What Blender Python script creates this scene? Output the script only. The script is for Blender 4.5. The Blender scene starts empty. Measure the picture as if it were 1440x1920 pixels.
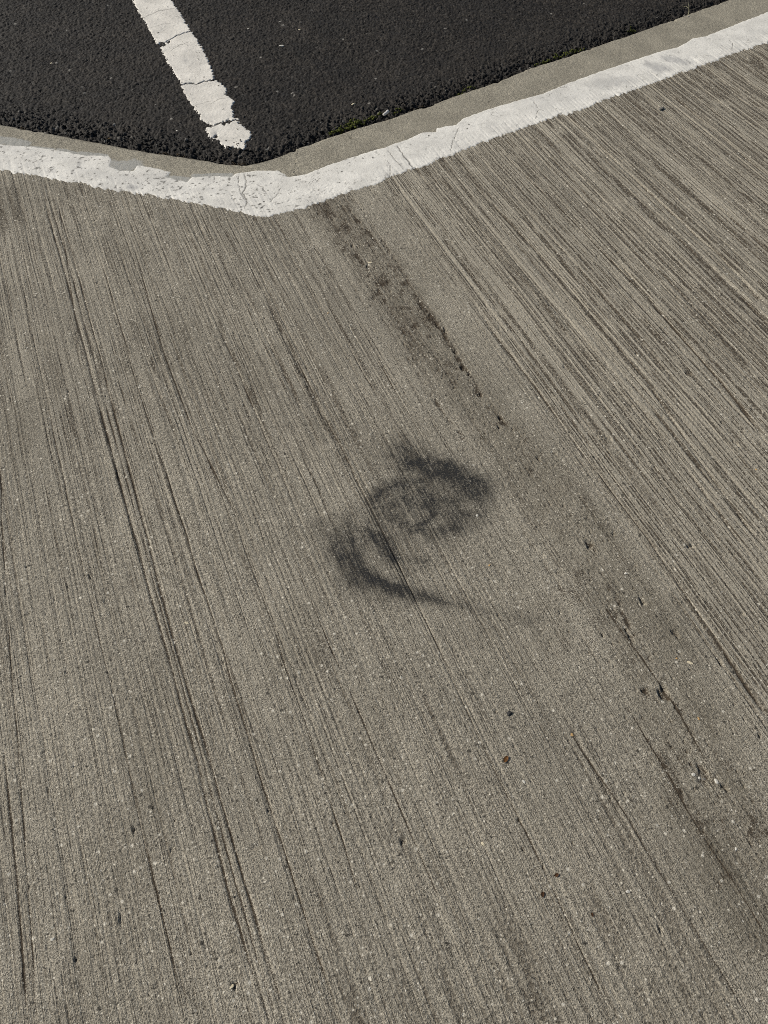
import bpy, math, random
import numpy as np
from mathutils import Vector, Matrix

# ------------------------------------------------------------------ camera, sky, sun
scene = bpy.context.scene
COL = scene.collection
CAM_H = 1.5                      # a phone held at chest height
PITCH = math.radians(54.6)       # looking down at the slab in front of the feet
FPX, PW, PH = 1450.0, 1440.0, 1920.0
cam_data = bpy.data.cameras.new("camera")
cam_data.sensor_fit = 'VERTICAL'
cam_data.angle_y = 2 * math.atan(PH / 2 / FPX)
cam_data.clip_start = 0.02
cam_data.clip_end = 500
cam = bpy.data.objects.new("camera", cam_data)
cam.location = (0, 0, CAM_H)
cam.rotation_euler = (math.pi / 2 - PITCH, 0, 0)
COL.objects.link(cam)
scene.camera = cam

SUN_AZ = math.radians(-72)       # from the left and slightly ahead
SUN_EL = math.radians(36)
world = bpy.data.worlds.new("World")
scene.world = world
world.use_nodes = True
wn = world.node_tree
sky = wn.nodes.new("ShaderNodeTexSky")
sky.sky_type = 'NISHITA'
sky.sun_disc = False
sky.sun_elevation = SUN_EL
sky.sun_rotation = SUN_AZ
bg = wn.nodes["Background"]
bg.inputs["Strength"].default_value = 0.06
wn.links.new(sky.outputs[0], bg.inputs[0])
sun_data = bpy.data.lights.new("sun", 'SUN')
sun_data.energy = 4.2
sun_data.angle = math.radians(0.55)
sun_data.color = (1.0, 0.95, 0.86)
sun = bpy.data.objects.new("sun", sun_data)
sd = Vector((math.sin(SUN_AZ) * math.cos(SUN_EL), math.cos(SUN_AZ) * math.cos(SUN_EL), math.sin(SUN_EL)))
sun.rotation_euler = sd.to_track_quat('Z', 'Y').to_euler()
sun.location = sd * 6
COL.objects.link(sun)
scene.view_settings.view_transform = 'Standard'
scene.view_settings.look = 'None'
scene.view_settings.exposure = 0.0
scene.view_settings.gamma = 1.0
scene.view_settings.use_curve_mapping = False
scene.cycles.use_denoising = False      # keep the sand grain
scene.cycles.pixel_filter_type = 'BLACKMAN_HARRIS'
scene.cycles.filter_width = 0.95
scene.cycles.adaptive_threshold = 0.03
scene.cycles.max_bounces = 4
scene.cycles.diffuse_bounces = 2

# ------------------------------------------------------------------ helpers
cp, sp = math.cos(PITCH), math.sin(PITCH)


def P(px, py, z=0.0):
    """ground point that the photograph shows at (px, py), at height z"""
    a = np.asarray(px, float) - PW / 2
    b = PH / 2 - np.asarray(py, float)
    dy = FPX * cp + b * sp
    dz = -FPX * sp + b * cp
    t = (z - CAM_H) / dz
    return a * t, dy * t


def PL(pts, z=0.0):
    a = np.array(pts, float)
    x, y = P(a[:, 0], a[:, 1], z)
    return np.stack([x, y], 1)


def hash2(ix, iy, seed):
    h = (ix.astype(np.int64) * 374761393 + iy.astype(np.int64) * 668265263 + seed * 2246822519) & 0xFFFFFFFF
    h = ((h ^ (h >> 13)) * 1274126177) & 0xFFFFFFFF
    h = ((h ^ (h >> 16)) * 2654435761) & 0xFFFFFFFF
    return ((h ^ (h >> 15)) & 0xFFFFFF) / float(0xFFFFFF)


def vn(x, y, seed=0):
    """value noise, -1..1"""
    ix = np.floor(x); iy = np.floor(y)
    fx = x - ix; fy = y - iy
    fx = fx * fx * fx * (fx * (fx * 6 - 15) + 10)
    fy = fy * fy * fy * (fy * (fy * 6 - 15) + 10)
    a = hash2(ix, iy, seed); b = hash2(ix + 1, iy, seed)
    c = hash2(ix, iy + 1, seed); d = hash2(ix + 1, iy + 1, seed)
    return 2 * ((a * (1 - fx) + b * fx) * (1 - fy) + (c * (1 - fx) + d * fx) * fy) - 1


def fbm(x, y, seed=0, o=3):
    s = 0; a = 1; t = 0
    for i in range(o):
        s = s + a * vn(x * 2 ** i + 17.3 * i, y * 2 ** i - 9.1 * i, seed + i); t += a; a *= .5
    return s / t


def sst(a, b, x):
    t = np.clip((x - a) / (b - a), 0, 1)
    return t * t * (3 - 2 * t)


def worley(x, y, seed):
    """nearest cell: distance, second distance, cell random, offset to the cell's point"""
    ix = np.floor(x); iy = np.floor(y)
    f1 = np.full(x.shape, 9.0); f2 = f1.copy(); rid = np.zeros(x.shape); ox = rid.copy(); oy = rid.copy()
    for dx in (-1, 0, 1):
        for dy in (-1, 0, 1):
            cx = ix + dx; cy = iy + dy
            qx = cx + .1 + .8 * hash2(cx, cy, seed) - x; qy = cy + .1 + .8 * hash2(cx, cy, seed + 1) - y
            d = np.sqrt(qx * qx + qy * qy)
            n = d < f1
            f2 = np.where(n, f1, np.minimum(f2, d))
            rid = np.where(n, hash2(cx, cy, seed + 2), rid)
            ox = np.where(n, qx, ox); oy = np.where(n, qy, oy)
            f1 = np.where(n, d, f1)
    return f1, f2, rid, ox, oy


def seg_dist(x, y, pts):
    """distance to a polyline and the 0..1 parameter along it"""
    best = np.full(x.shape, 1e9); par = np.zeros(x.shape)
    n = len(pts) - 1
    for i in range(n):
        ax, ay = pts[i]; bx, by = pts[i + 1]
        ex, ey = bx - ax, by - ay
        t = np.clip(((x - ax) * ex + (y - ay) * ey) / max(ex * ex + ey * ey, 1e-12), 0, 1)
        d = np.hypot(x - ax - t * ex, y - ay - t * ey)
        m = d < best
        best = np.where(m, d, best); par = np.where(m, (i + t) / n, par)
    return best, par


def inside(x, y, poly):
    r = np.zeros(x.shape, bool)
    n = len(poly)
    for i in range(n):
        ax, ay = poly[i]; bx, by = poly[(i + 1) % n]
        if ay == by:
            continue
        c = ((ay > y) != (by > y)) & (x < (bx - ax) * (y - ay) / (by - ay) + ax)
        r ^= c
    return r


def sdf(x, y, poly):
    """signed distance, positive inside"""
    d, _ = seg_dist(x, y, np.vstack([poly, poly[:1]]))
    return np.where(inside(x, y, poly), d, -d)


def mesh_np(name, verts, faces, mat, smooth=True, attrs=None):
    faces = np.asarray(faces, np.int32)
    k = faces.shape[1]
    me = bpy.data.meshes.new(name)
    me.vertices.add(len(verts)); me.loops.add(faces.size); me.polygons.add(len(faces))
    me.vertices.foreach_set("co", np.asarray(verts, np.float32).ravel())
    me.loops.foreach_set("vertex_index", faces.ravel())
    me.polygons.foreach_set("loop_start", np.arange(0, faces.size, k, dtype=np.int32))
    me.polygons.foreach_set("use_smooth", np.full(len(faces), smooth, bool))
    me.update(calc_edges=True)
    for an, av in (attrs or {}).items():
        at = me.attributes.new(an, 'FLOAT', 'POINT')
        at.data.foreach_set("value", np.asarray(av, np.float32))
    me.materials.append(mat)
    return me


def add(name, me, parent=None, label=None, cat=None, group=None, kind=None):
    o = bpy.data.objects.new(name, me)
    COL.objects.link(o)
    if parent: o.parent = parent
    if label: o["label"] = label
    if cat: o["category"] = cat
    if group: o["group"] = group
    if kind: o["kind"] = kind
    return o


def compact(verts, faces, attrs=None):
    used = np.unique(faces)
    m = np.full(len(verts), -1, np.int32); m[used] = np.arange(len(used))
    return verts[used], m[faces], {k: v[used] for k, v in (attrs or {}).items()}


def grid_faces(nu, nv):
    i = np.arange(nu * nv, dtype=np.int32).reshape(nv, nu)
    return np.stack([i[:-1, :-1].ravel(), i[:-1, 1:].ravel(), i[1:, 1:].ravel(), i[1:, :-1].ravel()], 1)


# ------------------------------------------------------------------ materials
class NT:
    def __init__(self, name):
        self.m = bpy.data.materials.new(name); self.m.use_nodes = True
        self.t = self.m.node_tree; self.n = self.t.nodes; self.l = self.t.links
        self.b = self.n["Principled BSDF"]
        self.b.inputs["Specular IOR Level"].default_value = 0.25
        self.co = self.n.new("ShaderNodeNewGeometry").outputs["Position"]

    def link(self, a, b): self.l.new(a, b)

    def noise(self, scale, detail=3, rough=.55, co=None):
        k = self.n.new("ShaderNodeTexNoise"); k.inputs["Scale"].default_value = scale
        k.inputs["Detail"].default_value = detail; k.inputs["Roughness"].default_value = rough
        self.link(co or self.co, k.inputs["Vector"]); return k.outputs["Fac"]

    def voro(self, scale, feature='F1', out="Distance", rnd=1.0, co=None):
        k = self.n.new("ShaderNodeTexVoronoi"); k.feature = feature
        k.inputs["Scale"].default_value = scale; k.inputs["Randomness"].default_value = rnd
        self.link(co or self.co, k.inputs["Vector"]); return k.outputs[out]

    def attr(self, name):
        k = self.n.new("ShaderNodeAttribute"); k.attribute_name = name; return k.outputs["Fac"]

    def math(self, op, a, b=None, clamp=False):
        k = self.n.new("ShaderNodeMath"); k.operation = op; k.use_clamp = clamp
        for i, v in enumerate((a, b)):
            if v is None: continue
            if isinstance(v, (int, float)): k.inputs[i].default_value = v
            else: self.link(v, k.inputs[i])
        return k.outputs[0]

    def ramp(self, v, a, b, lo=0.0, hi=1.0):
        k = self.n.new("ShaderNodeMapRange"); k.interpolation_type = 'SMOOTHSTEP'
        self.link(v, k.inputs[0])
        for i, q in zip((1, 2, 3, 4), (a, b, lo, hi)): k.inputs[i].default_value = q
        return k.outputs[0]

    def mix(self, f, a, b, mode='MIX'):
        k = self.n.new("ShaderNodeMix"); k.data_type = 'RGBA'; k.blend_type = mode
        for i, v in ((0, f), (6, a), (7, b)):
            if isinstance(v, (int, float)): k.inputs[i].default_value = v
            elif isinstance(v, tuple): k.inputs[i].default_value = (*v, 1)
            else: self.link(v, k.inputs[i])
        return k.outputs[2]

    def gray(self, v):
        k = self.n.new("ShaderNodeCombineColor")
        for i in range(3): self.link(v, k.inputs[i])
        return k.outputs[0]

    def bump(self, h, dist, strength=1.0, prev=None):
        k = self.n.new("ShaderNodeBump"); k.inputs["Strength"].default_value = strength
        k.inputs["Distance"].default_value = dist; self.link(h, k.inputs["Height"])
        if prev: self.link(prev, k.inputs["Normal"])
        return k.outputs[0]

    def done(self, col, rough=.85, nrm=None):
        if isinstance(col, tuple): self.b.inputs["Base Color"].default_value = (*col, 1)
        else: self.link(col, self.b.inputs["Base Color"])
        self.b.inputs["Roughness"].default_value = rough
        if nrm: self.link(nrm, self.b.inputs["Normal"])
        return self.m


GA = math.radians(22.4)          # broom strokes run 22 degrees left of straight ahead
GU = np.array([math.cos(GA), math.sin(GA)]); GV = np.array([-math.sin(GA), math.cos(GA)])


def concrete_mat(name, base, dark):
    t = NT(name)
    # coordinates along and across the broom strokes
    mp = t.n.new("ShaderNodeMapping"); mp.inputs["Rotation"].default_value = (0, 0, -GA)
    t.link(t.co, mp.inputs["Vector"])
    wob = t.n.new("ShaderNodeTexNoise"); wob.inputs["Scale"].default_value = 4; wob.inputs["Detail"].default_value = 2
    t.link(t.co, wob.inputs["Vector"])
    ws = t.n.new("ShaderNodeVectorMath"); ws.operation = 'SCALE'; ws.inputs[3].default_value = .010
    t.link(wob.outputs["Color"], ws.inputs[0])
    wa = t.n.new("ShaderNodeVectorMath"); wa.operation = 'ADD'; t.link(mp.outputs[0], wa.inputs[0]); t.link(ws.outputs[0], wa.inputs[1])

    def strokes(across, along, lo, hi, detail=1):
        q = t.n.new("ShaderNodeMapping"); q.inputs["Scale"].default_value = (1 / across, 1 / along, 0)
        t.link(wa.outputs[0], q.inputs["Vector"])
        return t.ramp(t.math('ADD', t.noise(1.0, detail, .5, q.outputs[0]), bias), lo, hi)

    def scored(across, along, w):
        """thin continuous lines, each one bristle's track"""
        q = t.n.new("ShaderNodeMapping"); q.inputs["Scale"].default_value = (1 / across, 1 / along, 0)
        t.link(wa.outputs[0], q.inputs["Vector"])
        n = t.noise(1.0, 0, .5, q.outputs[0])
        return t.ramp(t.math('ABSOLUTE', t.math('SUBTRACT', n, .5)), w * .35, w, 1, 0)
    st = t.attr("stroke")
    rz = t.attr("rzone")
    bias = t.math('MULTIPLY', t.math('SUBTRACT', st, .8), .06)
    big = t.noise(3.2, 4)
    col = t.mix(t.ramp(big, .34, .66), tuple(c * .88 for c in base), tuple(c * 1.08 for c in base))
    med = t.noise(28, 4, .6)
    col = t.mix(t.ramp(med, .35, .7, 0, .35), col, tuple(c * .74 for c in base))
    # sand grain
    g1 = t.noise(430, 2, .75)
    g2 = t.noise(150, 2, .6)
    col = t.mix(1.0, col, t.gray(t.ramp(g1, .34, .66, .44, 1.54)), 'MULTIPLY')
    col = t.mix(1.0, col, t.gray(t.ramp(g2, .3, .7, .88, 1.12)), 'MULTIPLY')
    # thin broom strokes holding dirt
    s2 = strokes(.0072, 3.0, .615, .64)
    pm = t.ramp(strokes(.05, .30, .38, .62, 2), 0, 1, .12, 1.0)
    sk = t.math('MULTIPLY', s2, .5)
    q_ = t.n.new("ShaderNodeMapping"); q_.inputs["Scale"].default_value = (1 / .012, 1 / .10, 0); t.link(wa.outputs[0], q_.inputs["Vector"])
    gap = t.ramp(t.noise(1.0, 1, .5, q_.outputs[0]), .34, .52, .22, 1.0)
    lr = t.math('MULTIPLY', t.math('MAXIMUM', t.math('MAXIMUM', scored(.0185, 3.0, .058), t.math('MULTIPLY', scored(.0112, 2.4, .055), .8)), t.math('MULTIPLY', scored(.0068, 1.8, .05), .18)), rz)
    ll = t.math('MULTIPLY', t.math('MAXIMUM', t.math('MAXIMUM', scored(.021, 3.0, .026), t.math('MULTIPLY', scored(.0112, 2.6, .034), .88)), t.math('MULTIPLY', scored(.0060, 1.8, .045), t.math('MULTIPLY', pm, .82))), t.math('SUBTRACT', 1.0, rz))
    sk = t.math('MAXIMUM', sk, t.math('MULTIPLY', t.math('ADD', lr, ll), gap))
    sk = t.math('MULTIPLY', t.math('MULTIPLY', sk, st), t.ramp(g2, .36, .62, 1.15, .5), True)
    lt = t.attr("pale")
    col = t.mix(t.math('MULTIPLY', lt, .7), col, tuple(min(1, c * 1.32) for c in base))
    col = t.mix(t.math('MULTIPLY', sk, .92), col, dark)
    # broad brown staining
    col = t.mix(t.math('MULTIPLY', t.attr("stain"), t.ramp(g2, .3, .7, 1.0, .6)), col, (.120, .103, .074))
    # dirt lies as crumbs: it takes the low grains first
    d = t.attr("dirt")
    dd = t.math('ADD', d, t.math('MULTIPLY', t.math('SUBTRACT', g1, .5), -1.5))
    col = t.mix(t.math('MULTIPLY', t.ramp(dd, .22, .62), t.ramp(d, .02, .4, .45, 1.0)), col, dark)
    # pale and dark sand specks
    for sc, thw, thd in ((85, .955, .978), (140, .90, .925), (230, .88, .86)):
        vr = t.voro(sc, out="Color"); vd = t.math('ADD', t.voro(sc), t.math('MULTIPLY', t.math('SUBTRACT', g1, .5), .5))
        sep = t.n.new("ShaderNodeSeparateColor"); t.link(vr, sep.inputs[0])
        sp1 = t.math('MULTIPLY', t.math('GREATER_THAN', sep.outputs[0], thw), t.ramp(vd, .16, .32, 1, 0))
        col = t.mix(t.math('MULTIPLY', sp1, .8), col, (.72, .67, .56))
        sp2 = t.math('MULTIPLY', t.math('GREATER_THAN', sep.outputs[1], thd), t.ramp(vd, .20, .38, 1, 0))
        col = t.mix(t.math('MULTIPLY', sp2, .8), col, (.04, .036, .029))
    h = t.bump(g1, .0024)
    h = t.bump(g2, .0020, .8, h)
    h = t.bump(t.math('SUBTRACT', 1.0, sk), .0016, .9, h)
    return t.done(col, .88, h)


M = {}
CONC = (.350, .314, .247)
M['slab'] = concrete_mat("brushed_concrete", CONC, (.068, .052, .035))


def kerb_mat():
    t = NT("trowelled_concrete")
    base = (.300, .272, .212)
    big = t.noise(9, 4)
    col = t.mix(t.ramp(big, .3, .7), tuple(c * .86 for c in base), tuple(c * 1.1 for c in base))
    g1 = t.noise(300, 2, .7)
    col = t.mix(1.0, col, t.gray(t.ramp(g1, .33, .67, .52, 1.46)), 'MULTIPLY')
    col = t.mix(t.math('MULTIPLY', t.attr("smear"), t.ramp(t.noise(90, 3), .3, .5, .55, .9)), col, (.36, .355, .325))
    col = t.mix(t.attr("grime"), col, (.05, .043, .03))
    vr = t.voro(110, out="Color"); vd = t.voro(110)
    sep = t.n.new("ShaderNodeSeparateColor"); t.link(vr, sep.inputs[0])
    col = t.mix(t.math('MULTIPLY', t.math('GREATER_THAN', sep.outputs[0], .95), t.ramp(vd, .14, .26, .8, 0)), col, (.6, .55, .45))
    col = t.mix(t.math('MULTIPLY', t.math('GREATER_THAN', sep.outputs[1], .96), t.ramp(vd, .14, .28, .75, 0)), col, (.05, .043, .033))
    h = t.bump(g1, .0018); h = t.bump(t.noise(60, 3), .0026, .8, h)
    return t.done(col, .85, h)


M['kerb'] = kerb_mat()


def paint_mat(name, base, crackscale, crack_amt):
    t = NT(name)
    big = t.noise(11, 4)
    col = t.mix(t.ramp(big, .3, .7), tuple(c * .84 for c in base), tuple(min(c * 1.06, .86) for c in base))
    col = t.mix(t.ramp(t.noise(38, 4, .65), .54, .75, 0, .26), col, (.40, .38, .34))
    g = t.noise(260, 2, .7)
    col = t.mix(1.0, col, t.gray(t.ramp(g, .3, .7, .88, 1.1)), 'MULTIPLY')
    # hairline crazing, only in places
    wp = t.n.new("ShaderNodeVectorMath"); wp.operation = 'ADD'
    nz = t.n.new("ShaderNodeTexNoise"); nz.inputs["Scale"].default_value = 45; t.link(t.co, nz.inputs["Vector"])
    sc = t.n.new("ShaderNodeVectorMath"); sc.operation = 'SCALE'; sc.inputs[3].default_value = .016
    t.link(nz.outputs["Color"], sc.inputs[0]); t.link(t.co, wp.inputs[0]); t.link(sc.outputs[0], wp.inputs[1])
    e = t.voro(crackscale, 'DISTANCE_TO_EDGE', co=wp.outputs[0])
    cr = t.math('MULTIPLY', t.ramp(e, .006, .022, 1, 0), t.ramp(t.noise(14, 2), .56, .70))
    e2 = t.voro(crackscale * 2.3, 'DISTANCE_TO_EDGE', co=wp.outputs[0])
    cr2 = t.math('MULTIPLY', t.ramp(e2, .02, .05, 1, 0), t.ramp(t.noise(19, 2), .62, .75))
    cr = t.math('MAXIMUM', cr, t.math('MULTIPLY', cr2, .7))
    col = t.mix(t.math('MULTIPLY', cr, crack_amt), col, (.12, .105, .085))
    # grey tyre wear and specks where the paint has flaked
    col = t.mix(t.attr("wear"), col, (.30, .295, .29))
    col = t.mix(t.attr("flake"), col, (.055, .048, .038))
    vr = t.voro(75, out="Color"); vd = t.voro(75)
    sep = t.n.new("ShaderNodeSeparateColor"); t.link(vr, sep.inputs[0])
    fl = t.math('MULTIPLY', t.math('GREATER_THAN', sep.outputs[0], .95), t.ramp(t.math('ADD', vd, t.math('MULTIPLY', g, .25)), .20, .30, .8, 0))
    col = t.mix(fl, col, (.14, .125, .10))
    h = t.bump(g, .0007); h = t.bump(t.noise(70, 3), .0016, .7, h)
    h = t.bump(t.ramp(cr, 0, 1, 1, 0), .001, .6, h)
    return t.done(col, .62, h)


M['edge_paint'] = paint_mat("edge_line_paint", (.775, .745, .675), 26, .7)
M['bay_paint'] = paint_mat("bay_line_paint", (.745, .705, .63), 15, .4)


def asphalt_mat():
    t = NT("asphalt_stones")
    tone = t.attr("tone")
    col = t.mix(tone, (.0088, .0075, .0062), (.052, .0445, .0365))
    col = t.mix(t.ramp(t.noise(5, 3), .35, .7, 0, .5), col, (.018, .0165, .015))
    g = t.noise(420, 2, .7)
    col = t.mix(1.0, col, t.gray(t.ramp(g, .3, .72, .6, 1.5)), 'MULTIPLY')
    col = t.mix(t.attr("chip"), col, (.36, .34, .30))
    h = t.bump(g, .0013); h = t.bump(t.noise(170, 2), .0028, .8, h)
    return t.done(col, .72, h)


M['asphalt'] = asphalt_mat()


def far_asphalt_mat():
    t = NT("asphalt_far")
    v = t.voro(95); vc = t.voro(95, out="Color")
    sep = t.n.new("ShaderNodeSeparateColor"); t.link(vc, sep.inputs[0])
    col = t.mix(sep.outputs[0], (.0088, .0075, .0062), (.052, .0445, .0365))
    col = t.mix(t.math('MULTIPLY', t.math('GREATER_THAN', sep.outputs[1], .985), .8), col, (.30, .28, .25))
    h = t.bump(v, .006); h = t.bump(t.noise(420, 2), .0013, 1, h)
    return t.done(col, .72, h)


M['asphalt_far'] = far_asphalt_mat()


def plain(name, base, var=.3, scale=200, rough=.8, bump=.0008):
    t = NT(name)
    n = t.noise(scale, 3, .6)
    col = t.mix(t.ramp(n, .3, .7), tuple(c * (1 - var) for c in base), tuple(min(1, c * (1 + var)) for c in base))
    return t.done(col, rough, t.bump(n, bump))


def scuff_mat():
    t = NT("tyre_rubber_deposit")
    d = t.attr("rubber")
    g = t.noise(330, 2, .7); g2 = t.noise(70, 3, .6)
    k = t.math('MULTIPLY', d, t.ramp(g, .34, .66, 1.32, .42))
    k = t.math('MULTIPLY', k, t.ramp(g2, .35, .65, .82, 1.12), True)
    tr = t.n.new("ShaderNodeBsdfTransparent"); mx = t.n.new("ShaderNodeMixShader")
    t.done((.022, .022, .022), .8)
    t.link(k, mx.inputs[0]); t.link(tr.outputs[0], mx.inputs[1]); t.link(t.b.outputs[0], mx.inputs[2])
    t.link(mx.outputs[0], t.n["Material Output"].inputs["Surface"])
    return t.m


M['scuff'] = scuff_mat()
M['moss'] = plain("moss_green", (.078, .088, .018), .6, 160, .95)
M['silt'] = plain("silt_brown", (.062, .045, .026), .5, 220, .95)
M['leaf_orange'] = plain("dry_leaf_orange", (.135, .060, .017), .5, 260, .65)
M['leaf_brown'] = plain("dry_leaf_brown", (.075, .035, .014), .5, 260, .65)
M['stone_grey'] = plain("pebble_grey", (.17, .16, .14), .3, 300)
M['stone_dark'] = plain("pebble_dark", (.045, .043, .042), .3, 300)
M['stone_white'] = plain("pebble_white", (.60, .57, .50), .25, 400)
M['stone_cream'] = plain("pebble_cream", (.62, .54, .38), .2, 300)
M['stone_tan'] = plain("pebble_tan", (.42, .27, .12), .3, 300)
M['stem'] = plain("dry_stem", (.24, .225, .15), .3, 200)
M['butt'] = plain("white_paper", (.66, .63, .60), .1, 200)

# ------------------------------------------------------------------ outlines taken from the photograph
OUTER = [(-420, 148), (-200, 192), (0, 232), (110, 252), (250, 279), (360, 296), (432, 307), (462, 308), (500, 300), (560, 276), (610, 258),
         (660, 242), (720, 224), (810, 195), (850, 180), (900, 163), (1000, 125), (1060, 106), (1115, 87), (1200, 58), (1295, 24), (1364, 0),
         (1440, -27), (1640, -96), (1900, -180)]
P_TOP = [(-420, 186), (-200, 232), (0, 271), (50, 274), (100, 280), (160, 291), (205, 292), (208, 302), (204, 312), (225, 320), (250, 320), (257, 310), (290, 315),
         (320, 322), (310, 332), (350, 341), (360, 332), (400, 330), (435, 331), (442, 325), (480, 319), (520, 319), (535, 326),
         (539, 331), (575, 326), (610, 311), (647, 299), (685, 287), (722, 276), (765, 261), (792, 249), (817, 247), (820, 240),
         (857, 234), (867, 222), (885, 216), (920, 203), (982, 185), (1020, 175), (1050, 162), (1090, 147), (1132, 132), (1182, 115),
         (1234, 98), (1274, 88), (1299, 72), (1324, 68), (1353, 56), (1404, 36), (1440, 23), (1640, -50), (1900, -140)]
P_LOW = [(-420, 240), (-200, 284), (0, 318), (55, 326), (110, 336), (155, 342), (180, 351), (240, 359), (275, 365), (360, 379), (392, 384), (435, 394),
         (465, 399), (487, 406), (504, 406), (520, 401), (567, 391), (590, 382), (632, 367), (702, 346), (720, 335), (772, 317),
         (810, 306), (825, 296), (865, 284), (885, 274), (932, 257), (970, 243), (1010, 230), (1052, 214), (1070, 212), (1100, 200),
         (1150, 182), (1200, 165), (1260, 142), (1337, 115), (1357, 106), (1397, 92), (1440, 79), (1640, 6), (1900, -84)]
W_OUT, W_TOP, W_LOW = PL(OUTER), PL(P_TOP), PL(P_LOW)


def carry(pl):
    """carry an outline straight on to where the kerb edge ends"""
    a = pl[0] + (pl[0] - pl[1]) * (W_OUT[0, 0] - .01 - pl[0, 0]) / (pl[0, 0] - pl[1, 0])
    b = pl[-1] + (pl[-1] - pl[-2]) * (W_OUT[-1, 0] + .01 - pl[-1, 0]) / (pl[-1, 0] - pl[-2, 0])
    return np.vstack([a, pl, b] if W_OUT[0, 0] < pl[0, 0] else [pl, b])


W_TOP, W_LOW = carry(W_TOP), carry(W_LOW)


def resample(pl, step):
    d = np.r_[0, np.cumsum(np.hypot(*np.diff(pl, axis=0).T))]
    s = np.linspace(0, d[-1], int(d[-1] / step) + 1)
    return np.stack([np.interp(s, d, pl[:, 0]), np.interp(s, d, pl[:, 1])], 1)


def poly_interp_by_x(pl, x):
    o = np.argsort(pl[:, 0])
    return np.interp(x, pl[o, 0], pl[o, 1])


# centre of the painted line, smoothed: the seam of the trowelled margin and the broomed slab lies under it
xs_mid = np.linspace(W_OUT[0, 0], W_OUT[-1, 0], 60)
mid_y = .55 * poly_interp_by_x(W_LOW, xs_mid) + .45 * poly_interp_by_x(W_TOP, xs_mid)
mid_y = np.convolve(np.pad(mid_y, 2, mode='edge'), np.ones(5) / 5, 'valid')
W_MID = np.stack([xs_mid, mid_y], 1)

# zone limits across the strokes (u), measured where the photograph shows them
def U(px, py):
    x, y = P(px, py); return float(x * GU[0] + y * GU[1])


def V(px, py):
    x, y = P(px, py); return float(x * GV[0] + y * GV[1])


U_SMOOTH0 = U(640, 560)      # smoother ridge begins
U_RAV0, U_RAV1 = U(760, 640), U(850, 640)
U_RIGHT = U(905, 620)        # strong strokes to the right of this

GROOVES = [  # polyline in the photograph, depth mm, half width mm
    ([(75, 350), (112, 480), (180, 740), (240, 960), (305, 1200), (372, 1440), (430, 1680), (505, 1920)], 2.4, 3.0),
    ([(98, 350), (137, 480), (206, 740), (268, 980), (335, 1240), (398, 1440), (460, 1660), (540, 1920)], 1.8, 2.4),
    ([(88, 360), (124, 480), (193, 740), (254, 960), (320, 1210), (384, 1440), (445, 1670), (520, 1920)], 1.4, 2.0),
    ([(30, 480), (80, 720), (133, 960), (187, 1200), (240, 1440), (295, 1680), (350, 1920)], 2.0, 1.6),
    ([(-8, 700), (5, 1000), (20, 1240), (40, 1500), (70, 1920)], 1.3, 1.6),
    ([(5, 1400), (30, 1640), (50, 1920)], 1.9, 2.2),
    ([(180, 460), (205, 540), (260, 730), (335, 960), (412, 1200), (483, 1440), (560, 1680), (640, 1920)], 1.7, 1.5),
    ([(245, 440), (300, 640), (360, 800), (440, 960)], 1.3, 2.0),
    ([(360, 480), (440, 680), (530, 895), (590, 1040)], 1.0, 1.4),
    ([(435, 960), (520, 1200), (600, 1440), (680, 1700)], 1.4, 1.6),
    ([(465, 480), (580, 720), (700, 960), (815, 1200), (900, 1390), (985, 1560), (1075, 1750), (1155, 1915)], 1.7, 1.5),
    ([(610, 560), (680, 700), (790, 860)], .9, 1.6),
    ([(700, 660), (745, 740), (800, 830)], 1.0, 2.0),
    ([(545, 1040), (640, 1260), (760, 1540), (830, 1700)], .9, 1.4),
    ([(110, 380), (135, 560), (160, 700)], .8, 1.4),
    ([(1055, 210), (1190, 335), (1345, 475), (1440, 575)], 3.0, 4.0),
    ([(865, 320), (1000, 465), (1100, 580), (1215, 720), (1310, 860), (1440, 1040)], 2.6, 3.6),
    ([(1310, 480), (1375, 540), (1440, 605)], 3.2, 5.0),
    ([(1150, 480), (1260, 610), (1360, 725), (1440, 830)], 2.6, 4.5),
    ([(1030, 560), (1150, 700), (1290, 880), (1440, 1090)], 2.2, 3.8),
    ([(900, 590), (1000, 720), (1100, 860), (1215, 1010), (1330, 1180), (1440, 1350)], 2.0, 2.8),
    ([(1250, 170), (1340, 245), (1440, 330)], 2.4, 4.0),
    ([(930, 275), (1060, 400), (1200, 545), (1330, 690), (1440, 820)], 1.8, 2.6),
    ([(1130, 1130), (1200, 1230), (1270, 1330), (1330, 1440)], .4, 2.0),
    ([(1180, 1330), (1290, 1520), (1390, 1680), (1440, 1760)], .35, 1.6),
    ([(1060, 1360), (1180, 1540), (1300, 1740), (1400, 1900)], .6, 1.6),
]
GROOVES = [(PL(p), d * 1e-3, w * 1e-3) for p, d, w in GROOVES]
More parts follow.
